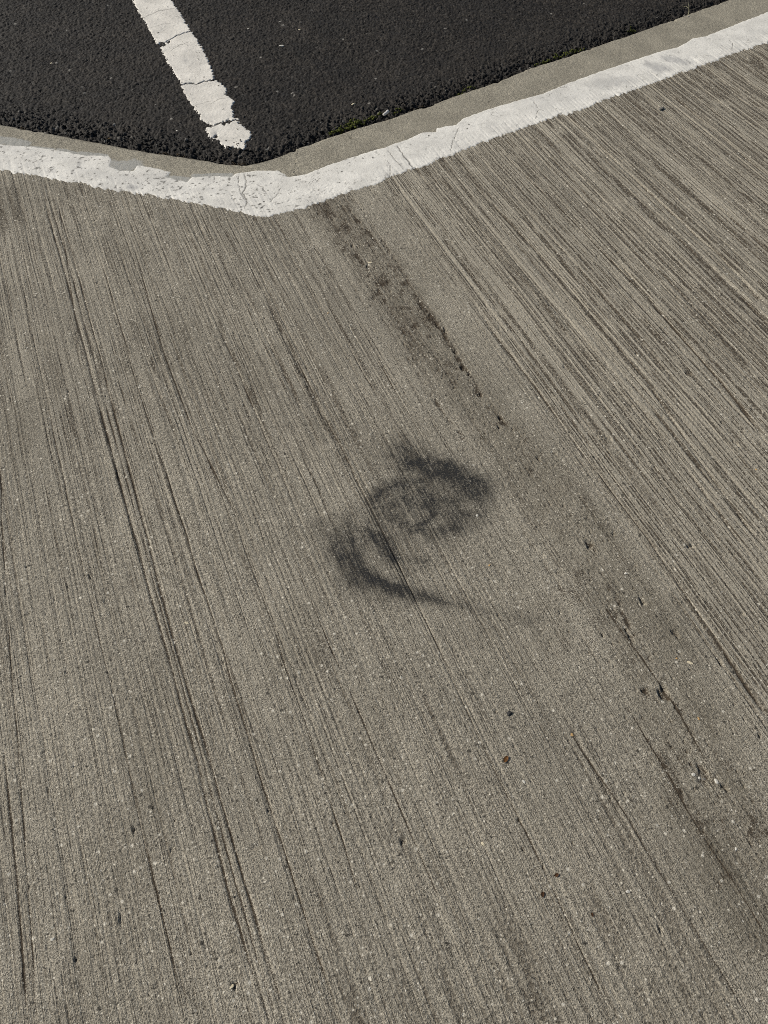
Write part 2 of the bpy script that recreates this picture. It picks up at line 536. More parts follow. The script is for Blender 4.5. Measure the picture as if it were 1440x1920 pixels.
PITS = [  # photograph position, radius mm, depth mm, stretch along the strokes
    (755, 1578, 7, 5, 1.2), (955, 1338, 5, 2, 1), (1237, 1742, 6, 5, 1.4), (1157, 472, 6, 6, 1), (908, 597, 5, 5, 1),
    (1193, 663, 4, 5, 1), (1296, 1023, 10, 6, 1), (1205, 1128, 9, 7, 1.2), (1267, 1188, 9, 7, 1.4), (1105, 1020, 14, 5, 1),
    (1245, 1300, 12, 6, 2.2), (1208, 1295, 8, 4, 1), (1361, 1477, 8, 6, 1.2), (1320, 1455, 16, 4, 1.8), (962, 803, 4, 4, 1),
    (1234, 918, 4, 4, 1), (128, 733, 3.5, 4, 1), (250, 1557, 5, 5, 1.3), (322, 1592, 5, 4, 1.2), (225, 1726, 4, 4, 3),
    (440, 1848, 7, 6, 1), (142, 1800, 5, 4, 1.2), (168, 1082, 4, 5, 2), (388, 558, 3, 4, 1), (570, 582, 3, 4, 1),
    (615, 707, 3, 4, 1), (480, 1590, 10, 3, .8), (53, 1150, 4, 4, 1), (418, 1240, 3.5, 4, 1), (568, 1313, 4, 4, 1),
    (973, 1538, 4, 4, 1), (930, 1336, 4, 4, .8), (1073, 1581, 3.5, 4, 1), (357, 1788, 4, 4, 1), (742, 718, 5, 4, 1),
    (700, 620, 4, 4, 1), (1425, 1380, 6, 5, .7), (1120, 480, 4, 3, 1), (868, 1140, 4, 3, 1), (1180, 1190, 8, 4, 2.6), (1150, 1000, 6, 4, 1),
    (1040, 850, 6, 4, 1), (1010, 860, 7, 4, 1.4), (940, 785, 8, 5, 1.6), (935, 800, 6, 5, 1.2), (870, 690, 9, 5, 2), (855, 660, 8, 5, 1.6),
    (835, 620, 7, 4, 2.5), (880, 700, 6, 5, 1), (900, 740, 8, 4, 1.5), (690, 500, 9, 4, 1.2), (660, 460, 7, 3, 1.5), (700, 560, 7, 3, 1.5),
    (1130, 1190, 5, 4, 1), (1392, 1150, 7, 4, 1), (1100, 590, 6, 3, 1), (1185, 760, 6, 4, 1), (1330, 640, 7, 3, 2), (1060, 690, 8, 3, 1.5),
    (1140, 820, 8, 4, 2), (1230, 880, 9, 4, 1.6), (1290, 700, 8, 4, 2), (1380, 830, 8, 4, 1.5), (1190, 1060, 6, 4, 1), (1350, 1240, 7, 4, 1.6)]

RAVEL = [([(705, 430), (745, 490), (790, 570), (830, 622)], 3.5, .8), ([(790, 565), (825, 615), (850, 655), (880, 705), (905, 745)], 8, 1.0), ([(900, 735), (935, 780), (960, 812)], 8, .75), ([(650, 440), (690, 510), (735, 590), (770, 640)], 7, .65),
         ([(625, 470), (680, 570), (740, 680)], 5, .5), ([(660, 400), (720, 470)], 9, .7), ([(700, 560), (760, 660), (830, 770), (880, 840)], 5, .5), ([(985, 850), (1030, 870)], 10, .3), ([(1010, 880), (1090, 990), (1120, 1040)], 6, .5),
         ([(1085, 1010), (1120, 1030)], 9, .35), ([(1150, 1110), (1185, 1180), (1225, 1245)], 5, .85), ([(1195, 1290), (1250, 1305), (1285, 1340)], 9, .7), ([(1290, 1430), (1330, 1460), (1370, 1510)], 11, .75),
         ([(960, 960), (1010, 1040), (1060, 1110)], 6, .55), ([(1060, 1150), (1150, 1290), (1240, 1420), (1330, 1570)], 5, .35), ([(1190, 1390), (1290, 1540), (1400, 1700)], 6, .3), ([(870, 960), (960, 1110), (1040, 1220)], 4, .4), ([(780, 690), (850, 800), (930, 900)], 5, .45)]
RAVEL = [(PL(p), w * 1e-3, a) for p, w, a in RAVEL]
STAIN = PL([(610, 380), (690, 480), (780, 600), (870, 730), (960, 830), (1060, 960), (1150, 1090), (1230, 1230), (1300, 1380), (1370, 1540), (1440, 1700)])


def slab_smooth(x, y):
    return .0022 * fbm(x / .55, y / .55, 5, 2)


def slab_fields(x, y, paint=False):
    """height of the broomed slab over its smooth surface, dirt and pale laitance"""
    u = x * GU[0] + y * GU[1]; v = x * GV[0] + y * GV[1]
    uw = u + .004 * vn(v / .55, u / .4, 11) + .0005 * vn(v / .10, u / .06, 12)
    right = sst(U_RIGHT - .03, U_RIGHT + .05, uw + .014 * vn(v / .22, u / .1, 13) + .012 * vn(uw / .007, v / .4, 15))
    mid = sst(U_SMOOTH0 - .05, U_SMOOTH0 + .06, uw) * (1 - right)
    left = 1 - np.clip(right + mid, 0, 1)
    n1 = vn(uw / .0034, v / .7, 21)
    n2 = vn(uw / .0055, v / 1.3, 22)
    n3 = vn(uw / .0075, v / 1.4, 23)
    n4 = vn(uw / .045, v / .9, 24)
    patch = .5 + .5 * vn(uw / .05, v / .22, 25)
    brk = .5 + .5 * vn(uw / .008, v / .07, 26)              # strokes break up along their length
    rough = fbm(x / .006, y / .006, 27, 2)
    rough2 = fbm(x / .018, y / .018, 28, 2)
    fine = sst(.05, .75, n1) * (.45 + .75 * patch) * (.5 + .7 * brk)
    fine2 = sst(.25, .85, n2) * (.4 + .8 * brk)
    wide = sst(.18, .75, n3 + .35 * rough2)
    h = -left * (.0011 * fine + .0012 * fine2 * sst(-.4, .5, n4 + .3) + .0006 * wide)
    h -= right * (.0010 * fine + .0013 * fine2 + .0013 * wide)
    h -= mid * (.00035 * fine * patch + .0006 * fine2 * sst(.1, .5, n3))
    h += (.00022 + .00012 * right) * rough + .0004 * rough2 * (left * .5 + mid + right * .6)
    dirt = right * (.34 * wide * (.10 + .90 * brk) + .12 * fine2 + .05 * fine) + left * (.12 * fine2 + .10 * fine + .03 * wide)
    dirt += mid * (.22 * fine2 * patch + .12 * sst(.1, .6, rough2))
    pale = right * sst(.0, .7, -n3) * .40 + right * .42 + left * sst(.35, .9, -n2) * .12
    # raveled strip where the surface has come away beside the smooth band
    rav = sst(U_RAV0 - .06, U_RAV0 + .03, uw) * (1 - sst(U_RAV1 - .014, U_RAV1 + .006, uw + .006 * rough2)) * mid
    along = sst(V(900, 760), V(850, 640), v) * .75 + .15 + .35 * vn(v / .12, u / .05, 31)
    ravk = np.clip(rav * along * (.95 + .8 * fbm(x / .03, y / .05, 35, 2)), 0, 1)
    rst = sst(-.1, .6, fbm(x / .0055, y / .007, 32, 3) + .5 * vn(uw / .008, v / .14, 33))
    h -= ravk * (.0016 * rst + .0004)
    dirt += ravk * (.20 * rst + .10)
    top_ = sst(V(760, 760), V(700, 520), v) * sst(U(620, 520), U(680, 520), uw) * (1 - sst(U(720, 520), U(800, 520), uw))
    dirt += .12 * top_ * (.6 + .5 * vn(uw / .012, v / .12, 34)) * (1 - right)
    # rough torn lines in that strip and the brown stain that runs on down the slab
    stain = np.zeros(len(x))
    for pts, hw, am in RAVEL:
        lo = pts.min(0) - .04; hi = pts.max(0) + .04
        s = np.nonzero((x > lo[0]) & (x < hi[0]) & (y > lo[1]) & (y < hi[1]))[0]
        if not len(s): continue
        q, t = seg_dist(x[s] + .004 * rough2[s], y[s] + .004 * rough2[s], pts)
        k = np.exp(-(q / hw) ** 2) * np.minimum(1, np.minimum(t, 1 - t) * 8) * am
        kk = k * sst(-.35, .35, rough[s] + .6 * rough2[s])
        h[s] -= .0024 * kk; dirt[s] += .44 * kk + .05 * k
    q, t = seg_dist(x, y, STAIN)
    wd = np.interp(t, [0, .3, .6, 1], [.11, .085, .105, .14])
    sk_ = (1 - sst(.35, 1.1, q / wd + .25 * fbm(x / .06, y / .09, 43, 3)))
    sk_ *= np.interp(t, [0, .15, .4, 1], [.9, 1.05, 1.0, 1.0])
    stain += sk_ * (.42 + .3 * fbm(x / .025, y / .04, 44, 3))
    dirt += sk_ * (.07 + .15 * sst(.0, .5, rough2) * sst(-.3, .4, fbm(x / .05, y / .05, 46, 2)))
    e1, e2, eid, _, _ = worley(x / .016, y / .016, 62)
    ek = sk_ * (eid > .84) * (1 - sst(.06, .20, e1 + .06 * rough))
    h -= .0026 * ek; dirt += .35 * ek
    # low patches and blotches of grime
    blot = sst(.15, .75, fbm(x / .07, y / .12, 41, 3))
    dirt += .15 * blot * (left + mid * 1.3 + right * .5) + .10 * sst(.0, .6, fbm(x / .22, y / .35, 42, 2)) * left
    # individual grooves
    for pl, dep, hw in GROOVES:
        lo = pl.min(0) - .03; hi = pl.max(0) + .03
        s = np.nonzero((x > lo[0]) & (x < hi[0]) & (y > lo[1]) & (y < hi[1]))[0]
        if not len(s): continue
        xs, ys = x[s], y[s]
        wob = .0016 * vn(v[s] / .10, u[s] * 3, 51) + .0005 * vn(v[s] / .02, u[s] * 9, 52)
        q = np.stack([xs + wob * GU[0], ys + wob * GU[1]])
        d, t = seg_dist(q[0], q[1], pl)
        fade = np.minimum(1, np.minimum(t, 1 - t) * 14)
        k = np.exp(-(d / (hw * (1 + .35 * vn(v[s] / .03, u[s] * 40, 53)))) ** 2) * fade
        k *= np.clip(.85 + .35 * vn(v[s] / .07, u[s] * 5, 54), .3, 1.2)
        h[s] -= 1.3 * dep * k
        dirt[s] += (.66 if hw < 3.1e-3 else .42) * k
    for px, py, r, dep, st in PITS:
        cx, cy = P(px, py); r *= .78e-3
        s = np.nonzero((abs(x - cx) < r * 6) & (abs(y - cy) < r * 6))[0]
        if not len(s): continue
        du = (x[s] - cx) * GU[0] + (y[s] - cy) * GU[1]; dv = ((x[s] - cx) * GV[0] + (y[s] - cy) * GV[1]) / st
        ang = np.arctan2(dv, du)
        rr = np.hypot(du, dv) / (r * (1 + .3 * np.sin(ang * 2 + px) + .2 * np.sin(ang * 3 + py)) + .0018 * rough[s])
        k = 1 - sst(.55, 1.15, rr)
        h[s] -= dep * 1e-3 * k
        dirt[s] += .25 * k
    # scattered small pits
    f1, f2, rid, _, _ = worley(x / .034, y / .034, 61)
    k = (rid > .86 - .22 * mid - .12 * right) * (1 - sst(.03, .07 + .05 * hash2(np.floor(rid * 9e4), np.floor(rid * 7e3), 5), f1 + .035 * rough))
    h -= .0028 * k; dirt += .34 * k
    stroke = np.clip(left * (.62 + .42 * patch) * (.72 + .28 * sst(V(400, 1500), V(300, 700), v)) + right * 1.2 + mid * (.38 + .3 * sst(.0, .6, n4)) + ravk * .2, 0, 1.4)
    stain += .22 * sst(.05, .6, fbm(x / .16, y / .26, 45, 3)) * (1 - .6 * right)
    return h, np.clip(dirt, 0, .95), np.clip(pale, 0, 1), stroke, np.clip(stain, 0, .8), right


# ------------------------------------------------------------------ concrete slab (broomed)
DU, DV = .0016, .0042
near = PL([(-110, 2050), (1550, 2050)])
region_px = [(-230, 240), (470, 290), (760, 190), (1640, -110), (1700, 300), (1560, 2030), (-120, 2030)]
REG = PL(region_px)
REG_IN = REG.mean(0) + (REG - REG.mean(0)) * .965
uu = REG @ GU; vv = REG @ GV
us = np.arange(uu.min(), uu.max(), DU); vs = np.arange(vv.min(), vv.max(), DV)
Ug, Vg = np.meshgrid(us, vs)
Xg = (Ug * GU[0] + Vg * GV[0]).ravel(); Yg = (Ug * GU[1] + Vg * GV[1]).ravel()
F = grid_faces(len(us), len(vs))
keep = inside(Xg, Yg, REG)
mid_in = W_MID + np.array([.0, .022])
keep &= Yg < np.interp(Xg, mid_in[:, 0], mid_in[:, 1])
F = F[keep[F].all(1)]
V2, F, _ = compact(np.stack([Xg, Yg], 1), F)
X, Y = V2[:, 0].copy(), V2[:, 1].copy()
H, DIRT, PALE, STROKE, STN, RZ = slab_fields(X, Y)
Z = slab_smooth(X, Y) + H
VERT = np.stack([X, Y, Z], 1)
slab = add("concrete_slab", mesh_np("concrete_slab", VERT, F, M['slab'], True, {"dirt": DIRT, "pale": PALE, "stroke": STROKE, "stain": STN, "rzone": RZ}), kind="structure")


def ground_z(x, y):
    a = np.array([float(x)]); b = np.array([float(y)])
    return float((slab_smooth(a, b) + slab_fields(a, b)[0])[0])


# the slab goes on around and behind the viewer
def outer_slab():
    step = .02
    xs = np.r_[-9, -6, -4, np.arange(-3, 3.001, step), 4, 6, 9]; ys = np.r_[-9, -6, -4, -2, np.arange(-1, 4.401, step)]
    gx, gy = np.meshgrid(xs, ys)
    x, y = gx.ravel(), gy.ravel()
    dl = W_OUT[0] - W_OUT[1]; dr = W_OUT[-1] - W_OUT[-2]
    far_l = W_MID[0] + dl / np.hypot(*dl) * 7; far_r = W_MID[-1] + dr / np.hypot(*dr) * 7
    lim = np.interp(x, np.r_[far_l[0], W_MID[:, 0], far_r[0]], np.r_[far_l[1], W_MID[:, 1], far_r[1]])
    f = grid_faces(len(xs), len(ys))
    ok = y < lim + .02
    y = np.minimum(y, lim + .01)
    f = f[ok[f].any(1)]
    fl = slab_fields(x, y)
    z = slab_smooth(x, y) - .0012 - .006 * inside(x, y, REG_IN)
    at = dict(zip(("dirt", "pale", "stroke", "stain", "rzone"), fl[1:]))
    vv_, f, at = compact(np.stack([x, y, z], 1), f, at)
    return add("pavement", mesh_np("pavement", vv_, f, M['slab'], True, at), kind="structure")


outer_slab()

# ------------------------------------------------------------------ trowelled margin / kerb edge
def build_kerb():
    out = resample(W_OUT, .004)
    n = len(out)
    tan = np.gradient(out, axis=0); tan /= np.linalg.norm(tan, axis=1)[:, None]
    nrm = np.stack([tan[:, 1], -tan[:, 0]], 1)               # towards the slab
    s = np.arange(n) * .004
    wob = .0028 * vn(s / .06, s * 0, 71) + .0018 * vn(s / .014, s * 0, 72)
    chip = np.clip(vn(s / .035, s * 0, 73) - .72, 0, 1) * .035
    edge = out + nrm * (wob + chip)[:, None]
    inner_y = np.interp(edge[:, 0], W_MID[:, 0], W_MID[:, 1])
    inner = np.stack([edge[:, 0], inner_y], 1)
    # let the inner line follow the normal loosely
    rows = []; zz = []
    for off, z in ((-.002, -.11), (-.002, -.05), (-.0015, -.014), (.0, -.007), (.0025, -.0030), (.006, -.0010), (.011, -.0002)):
        rows.append(edge + nrm * off); zz.append(np.full(n, z))
    K = 60
    st = edge + nrm * .011
    for k in range(1, K + 1):
        t = k / K
        rows.append(st * (1 - t) + inner * t); zz.append(np.full(n, -.004 if k == K else 0.0))
    R = np.stack(rows); Zr = np.stack(zz)
    x = R[..., 0].ravel(); y = R[..., 1].ravel()
    d = np.repeat(np.r_[[-.002, -.002, -.0015, 0, .0025, .006, .011], [.02] * K], n)
    z = Zr.ravel() + slab_smooth(x, y) + .0007 * fbm(x / .02, y / .02, 74, 3) + .00025 * fbm(x / .005, y / .005, 75, 2)
    u = x * GU[0] + y * GU[1]; v = x * GV[0] + y * GV[1]
    z -= .0005 * sst(.2, .8, vn(u / .006, v / .2, 76)) * (d > .012)
    pp, pt = sdf_paint(x, y)
    sm = np.zeros(len(x))
    for pts, w in (([(-60, 252), (20, 265), (45, 270)], .022), ([(110, 280), (140, 287)], .010), ([(150, 287), (195, 293)], .014), ([(208, 308), (235, 312), (252, 308)], .030), ([(312, 334), (350, 338)], .020), ([(365, 329), (432, 328)], .012), ([(0, 268), (100, 279)], .006)):
        q, _ = seg_dist(x, y, PL(pts)); sm = np.maximum(sm, 1 - sst(.8, 1.15, q / w + .5 * fbm(x / .02, y / .02, 77, 3)))
    gr = np.clip(sst(.012, .0, d) * .0 + (1 - sst(.0, .016, seg_dist(x, y, W_OUT)[0])) * (.35 + .5 * vn(x / .04, y / .04, 79)), 0, .75)
    spots = [(658, 258, 6), (918, 190, 6), (70, 250, 3), (500, 285, 3)]
    for px, py, r in spots:
        cx, cy = P(px, py); k = 1 - sst(.4, 1.1, np.hypot((x - cx), (y - cy)) / (r * 1e-3))
        z -= .003 * k; gr = np.maximum(gr, .7 * k)
    F = grid_faces(n, len(rows))[:, ::-1]
    return add("kerb", mesh_np("kerb", np.stack([x, y, z], 1), F, M['kerb'], True, {"smear": np.clip(sm, 0, 1), "grime": gr}), kind="structure")


PAINT_POLY = np.vstack([W_TOP, W_LOW[::-1]])


def sdf_paint(x, y):
    return sdf(x, y, PAINT_POLY), 0


build_kerb()

# ------------------------------------------------------------------ white edge line along the kerb
EDGE_CHIPS = [(45, 287, 7), (50, 299, 8), (65, 296, 6), (66, 302, 5), (112, 288, 8), (177, 299, 8), (160, 316, 4), (169, 318, 6), (183, 316, 6), (150, 305, 6), (145, 312, 6),
              (135, 326, 9), (172, 336, 7), (188, 346, 7), (230, 344, 5), (247, 351, 9), (267, 354, 6), (225, 352, 5), (300, 345, 6), (270, 327, 5), (475, 363, 8), (482, 370, 8),
              (487, 383, 8), (491, 389, 8), (495, 378, 6), (490, 326, 5), (475, 340, 6), (506, 397, 9), (552, 358, 7), (545, 361, 5), (590, 357, 5), (606, 360, 6), (622, 354, 4), (636, 342, 5),
              (700, 296, 9), (665, 297, 8), (680, 297, 8), (648, 300, 6), (632, 317, 9), (640, 322, 6), (876, 242, 7), (880, 234, 6), (804, 255, 6),
              (706, 333, 5), (900, 268, 4), (770, 272, 4), (1052, 212, 6), (1232, 142, 8), (1188, 126, 5), (1310, 132, 5), (352, 372, 5), (325, 352, 4), (452, 388, 6)]
CRACKS = [([(456, 322), (462, 338), (461, 352), (455, 362), (464, 376), (458, 392)], .0018), ([(447, 326), (446, 345), (452, 362), (462, 378)], .0012),
          ([(505, 380), (518, 366), (526, 352)], .0012), ([(480, 345), (492, 350), (500, 362)], .001), ([(401, 331), (402, 343)], .001),
          ([(720, 330), (729, 338), (733, 322), (727, 300)], .001), ([(743, 272), (760, 296), (775, 316)], .0022), ([(727, 282), (745, 305), (757, 318)], .0012),
          ([(860, 240), (850, 262), (845, 284)], .001), ([(1000, 190), (1010, 205), (1004, 224)], .001), ([(1372, 96), (1374, 82), (1366, 72)], .001)]
CRACKS = [(PL(p), w) for p, w in CRACKS]


def build_edge_line():
    root = add("edge_line", None, label="cracked white painted line following the concrete kerb round its bend", cat="painted line")
    step = .0028
    lo = PAINT_POLY.min(0) - .01; hi = PAINT_POLY.max(0) + .01
    xs = np.arange(lo[0], hi[0], step); ys = np.arange(lo[1], hi[1], step)
    gx, gy = np.meshgrid(xs, ys)
    x, y = gx.ravel(), gy.ravel()
    F = grid_faces(len(xs), len(ys))
    # rough cull first
    top = np.interp(x, W_MID[:, 0], W_MID[:, 1])
    k0 = abs(y - top) < .24
    F = F[k0[F].all(1)]
    V2, F, _ = compact(np.stack([x, y], 1), F)
    x, y = V2[:, 0].copy(), V2[:, 1].copy()
    d = sdf(x, y, PAINT_POLY)
    d += .0035 * fbm(x / .016, y / .016, 81, 3)
    h = slab_fields(x, y)[0]
    inner = sst(-.02, .03, np.interp(x, W_MID[:, 0], W_MID[:, 1]) - y)
    h = h * inner
    u = x * GU[0] + y * GU[1]; v = x * GV[0] + y * GV[1]
    d += .007 * vn(u / .006, v / .5, 82) * inner + .004 * vn(u / .016, v / .5, 83) * inner
    wear = np.zeros(len(x)); flake = np.zeros(len(x))
    for px, py, r in EDGE_CHIPS:
        cx, cy = P(px, py); r *= .72e-3
        s = np.nonzero(np.hypot(x - cx, y - cy) < .05)[0]
        dx, dy = x[s] - cx, y[s] - cy
        rr = np.hypot(dx * .95, dy * .7) - r * (.5 + .55 * vn(x[s] / .006, y[s] / .006, 84))
        flake[s] = np.maximum(flake[s], .9 * (1 - sst(-.0012, .0012, rr)))
    for pl, w in CRACKS:
        q, t = seg_dist(x + .003 * vn(x / .012, y / .012, 85), y + .003 * vn(x / .012, y / .012, 86), pl)
        k = (1 - sst(w * .5, w * 1.6, q)) * np.minimum(1, np.minimum(t, 1 - t) * 9 + .3)
        d = np.where(k > .75, np.minimum(d, .0004), d); flake = np.maximum(flake, .8 * k)
    # small flaked holes, thicker near the bend and along the upper border
    f1, f2, rid, _, _ = worley(x / .019, y / .019, 87)
    dens = .02 + .12 * np.exp(-((x + .30) / .55) ** 2) * sst(-.3, .5, vn(x / .13, y / .09, 88))
    hole = (rid < dens) * (1 - sst(.08, .26, f1 + .08 * vn(x / .004, y / .004, 89)))
    hole = hole * sst(-.5, .4, vn(x / .005, y / .005, 93)); flake = np.maximum(flake, .8 * hole)
    fl_ = fbm(x / .010, y / .010, 94, 3); lf = 1 - sst(-.6, .2, x)
    flake = np.maximum(flake, .75 * sst(.50 - .10 * lf, .62 - .10 * lf, fl_) * (.35 + .65 * lf))
    wear = .16 * sst(.1, .5, fbm(x / .05, y / .03, 95, 3)) * (.4 + .6 * lf)
    for pts, w, st in (([(1215, 122), (1240, 130)], .05, .55), ([(1252, 110), (1285, 118)], .045, .55), ([(1120, 160), (1170, 150)], .06, .30), ([(1010, 190), (1090, 175)], .08, .16),
                       ([(1420, 60), (1440, 58)], .05, .15), ([(0, 275), (60, 282), (140, 300)], .035, .16), ([(140, 318), (200, 330), (260, 345)], .045, .22), ([(280, 330), (340, 355)], .04, .16), ([(245, 350), (252, 352)], .02, .6), ([(150, 305), (143, 316)], .016, .45)):
        q, _ = seg_dist(x, y, PL(pts)); wear = np.maximum(wear, st * (1 - sst(.2, 1.0, q / w + .3 * vn(u / .012, v / .3, 90))))
    z = slab_smooth(x, y) + np.where(h > -.0028, h * .62, h * .62) + np.clip(d * .35, -.0022, .0013) + .00018 * fbm(x / .008, y / .008, 91, 2)
    z -= .0016 * (1 - inner) * 0
    ok = d > -.006
    F = F[ok[F].any(1)]
    cen = x[F].mean(1)
    bx = float(P(470, 350)[0])
    for sel in (cen < bx, cen >= bx):
        v3, f3, at = compact(np.stack([x, y, z], 1), F[sel], {"wear": wear, "flake": flake})
        add("paint_strip", mesh_np("paint_strip", v3, f3, M['edge_paint'], True, at), parent=root)


build_edge_line()


def extend(end, prev):
    """the kerb and its line go on beyond the frame, coarser"""
    d = W_OUT[end] - W_OUT[prev]; d = d / np.hypot(*d)
    n = 60; L = 7.0
    a0 = W_OUT[end]; m0 = np.array([a0[0], np.interp(a0[0], W_MID[:, 0], W_MID[:, 1])])
    t0 = np.array([a0[0], poly_interp_by_x(W_TOP, a0[0])]); l0 = np.array([a0[0], poly_interp_by_x(W_LOW, a0[0])])
    rows = [(a0, -.11), (a0, -.006), (a0 * .97 + m0 * .03, -.001), (a0 * .5 + m0 * .5, .0), (m0, .0005), (l0, -.0005)]
    s_ = np.linspace(-.004 if end else -.004, L, n)
    V_ = np.array([[p[0] + d[0] * q, p[1] + d[1] * q, z] for p, z in rows for q in s_])
    V_[:, 2] += slab_smooth(V_[:, 0], V_[:, 1])
    f_ = grid_faces(n, len(rows)); f_ = f_[:, ::-1] if end else f_
    add("kerb", mesh_np("kerb", V_, f_, M['kerb'], True, {"smear": np.zeros(len(V_)), "grime": np.zeros(len(V_))}), kind="structure")
    V_ = np.array([[p[0] + d[0] * q, p[1] + d[1] * q, z] for p, z in ((t0, -.001), (t0 * .96 + l0 * .04, .0012), (l0 * .96 + t0 * .04, .0012), (l0, -.002)) for q in s_])
    V_[:, 2] += slab_smooth(V_[:, 0], V_[:, 1])
    f_ = grid_faces(n, 4); f_ = f_[:, ::-1] if end else f_
    add("paint_strip", mesh_np("paint_strip", V_, f_, M['edge_paint'], True, {"wear": np.zeros(len(V_)), "flake": np.zeros(len(V_))}), parent=bpy.data.objects["edge_line"])


extend(0, 1); extend(-1, -2)

# ------------------------------------------------------------------ asphalt
ASP = -.014                      # a little below the concrete


def asphalt_h(x, y):
    dk, _ = seg_dist(x, y, W_OUT)
    rag = 1 - sst(.03, .20, dk + .03 * vn(x / .09, y / .09, 101))          # raveled towards the kerb
    rag2 = 1 - sst(.0, .075, dk + .02 * vn(x / .05, y / .05, 102))
    f1, f2, rid, ox, oy = worley(x / .0128 + .35 * vn(x / .02, y / .02, 103), y / .0128 + .35 * vn(x / .02, y / .02, 104), 105)
    dome = sst(.0, .20, f2 - f1)
    tilt = (ox * (rid - .5) + oy * (hash2(np.floor(rid * 9999), np.floor(rid * 777), 3) - .5))
    hgt = (rid - .5)
    amp = .0037 + .0042 * rag
    z = ASP + amp * (dome - .6 + 1.0 * hgt + 1.3 * tilt)
    g1, g2, gid, gx, gy = worley(x / .021 + .3, y / .021 + .7, 106)
    z += rag * .006 * ((1 - sst(.2, .8, g1)) - .5 + (gid - .5)) * sst(.3, .5, hash2(np.floor(gid * 9e3), np.floor(gid * 5e3), 8))
    z -= rag * .002 + rag2 * .012
    z += .0022 * fbm(x / .12, y / .12, 107, 2) * (1 - rag) + .0012 * fbm(x / .005, y / .005, 108, 2)
    tone = np.clip(.22 + 1.1 * (rid - .35) * (dome > .3) * (rid > .35) + .55 * (rid > .9) * (dome > .2) + .15 * vn(x / .2, y / .2, 109) - .15 * rag2, 0, 1)
    chip = ((hash2(np.floor(rid * 99991), np.floor(rid * 3331), 21) > .9978) & (f1 < .42)) * .7
    chip = np.maximum(chip, ((hash2(np.floor(rid * 99991), np.floor(rid * 3331), 22) > .97) & (f1 < .3)) * .14)
    return z, tone, chip


def build_asphalt():
    reg = PL([(-400, 420), (1900, 420), (1900, -200), (1700, -260), (1440, -230), (-60, -230), (-400, -120)], ASP)
    st = .0034
    lo, hi = reg.min(0), reg.max(0)
    lo = np.maximum(lo, (-2.5, 2.0)); hi = np.minimum(hi, (2.8, 4.9))
    xs = np.arange(lo[0], hi[0], st); ys = np.arange(lo[1], hi[1], st)
    gx, gy = np.meshgrid(xs, ys); x, y = gx.ravel(), gy.ravel()
    lim = np.interp(x, W_OUT[:, 0], W_OUT[:, 1])
    keep = inside(x, y, reg) & (y > lim - .05)
    F = grid_faces(len(xs), len(ys)); F = F[keep[F].all(1)]
    V2, F, _ = compact(np.stack([x, y], 1), F); x, y = V2[:, 0].copy(), V2[:, 1].copy()
    z, tone, chip = asphalt_h(x, y)
    add("asphalt", mesh_np("asphalt", np.stack([x, y, z], 1), F, M['asphalt'], True, {"tone": tone, "chip": chip}), kind="structure")
    # the car park goes on to the horizon
    v = np.array([(-140, -60, -.035), (140, -60, -.035), (140, 200, -.035), (-140, 200, -.035)], float)
    add("ground", mesh_np("ground", v, [(0, 1, 2, 3)], M['asphalt_far'], False), kind="structure")


build_asphalt()


def asp_z(x, y):
    return float(asphalt_h(np.array([float(x)]), np.array([float(y)]))[0][0])


# ------------------------------------------------------------------ parking bay line
BAY = [(120, -230), (165, -150), (250, 0), (267, 32), (280, 52), (295, 80), (304, 92), (315, 115), (330, 140), (342, 157), (341, 162), (352, 182), (367, 205), (377, 215), (376, 225),
       (390, 230), (402, 236), (387, 240), (392, 250), (394, 260), (410, 262), (425, 277), (440, 274), (455, 280), (466, 271), (460, 264), (470, 257), (469, 247), (457, 237),
       (447, 232), (449, 224), (437, 221), (434, 200), (440, 190), (427, 182), (421, 179), (425, 167), (412, 155), (399, 150), (400, 140), (392, 122), (385, 102),
       (375, 85), (362, 65), (350, 47), (337, 25), (320, 0), (240, -150), (195, -230)]
BAY_CUTS = [[(290, 86), (306, 84), (314, 76), (335, 66), (362, 57)], [(335, 160), (350, 158), (371, 157), (385, 152), (405, 149)], [(396, 238), (405, 235), (420, 231), (432, 228), (455, 223)]]


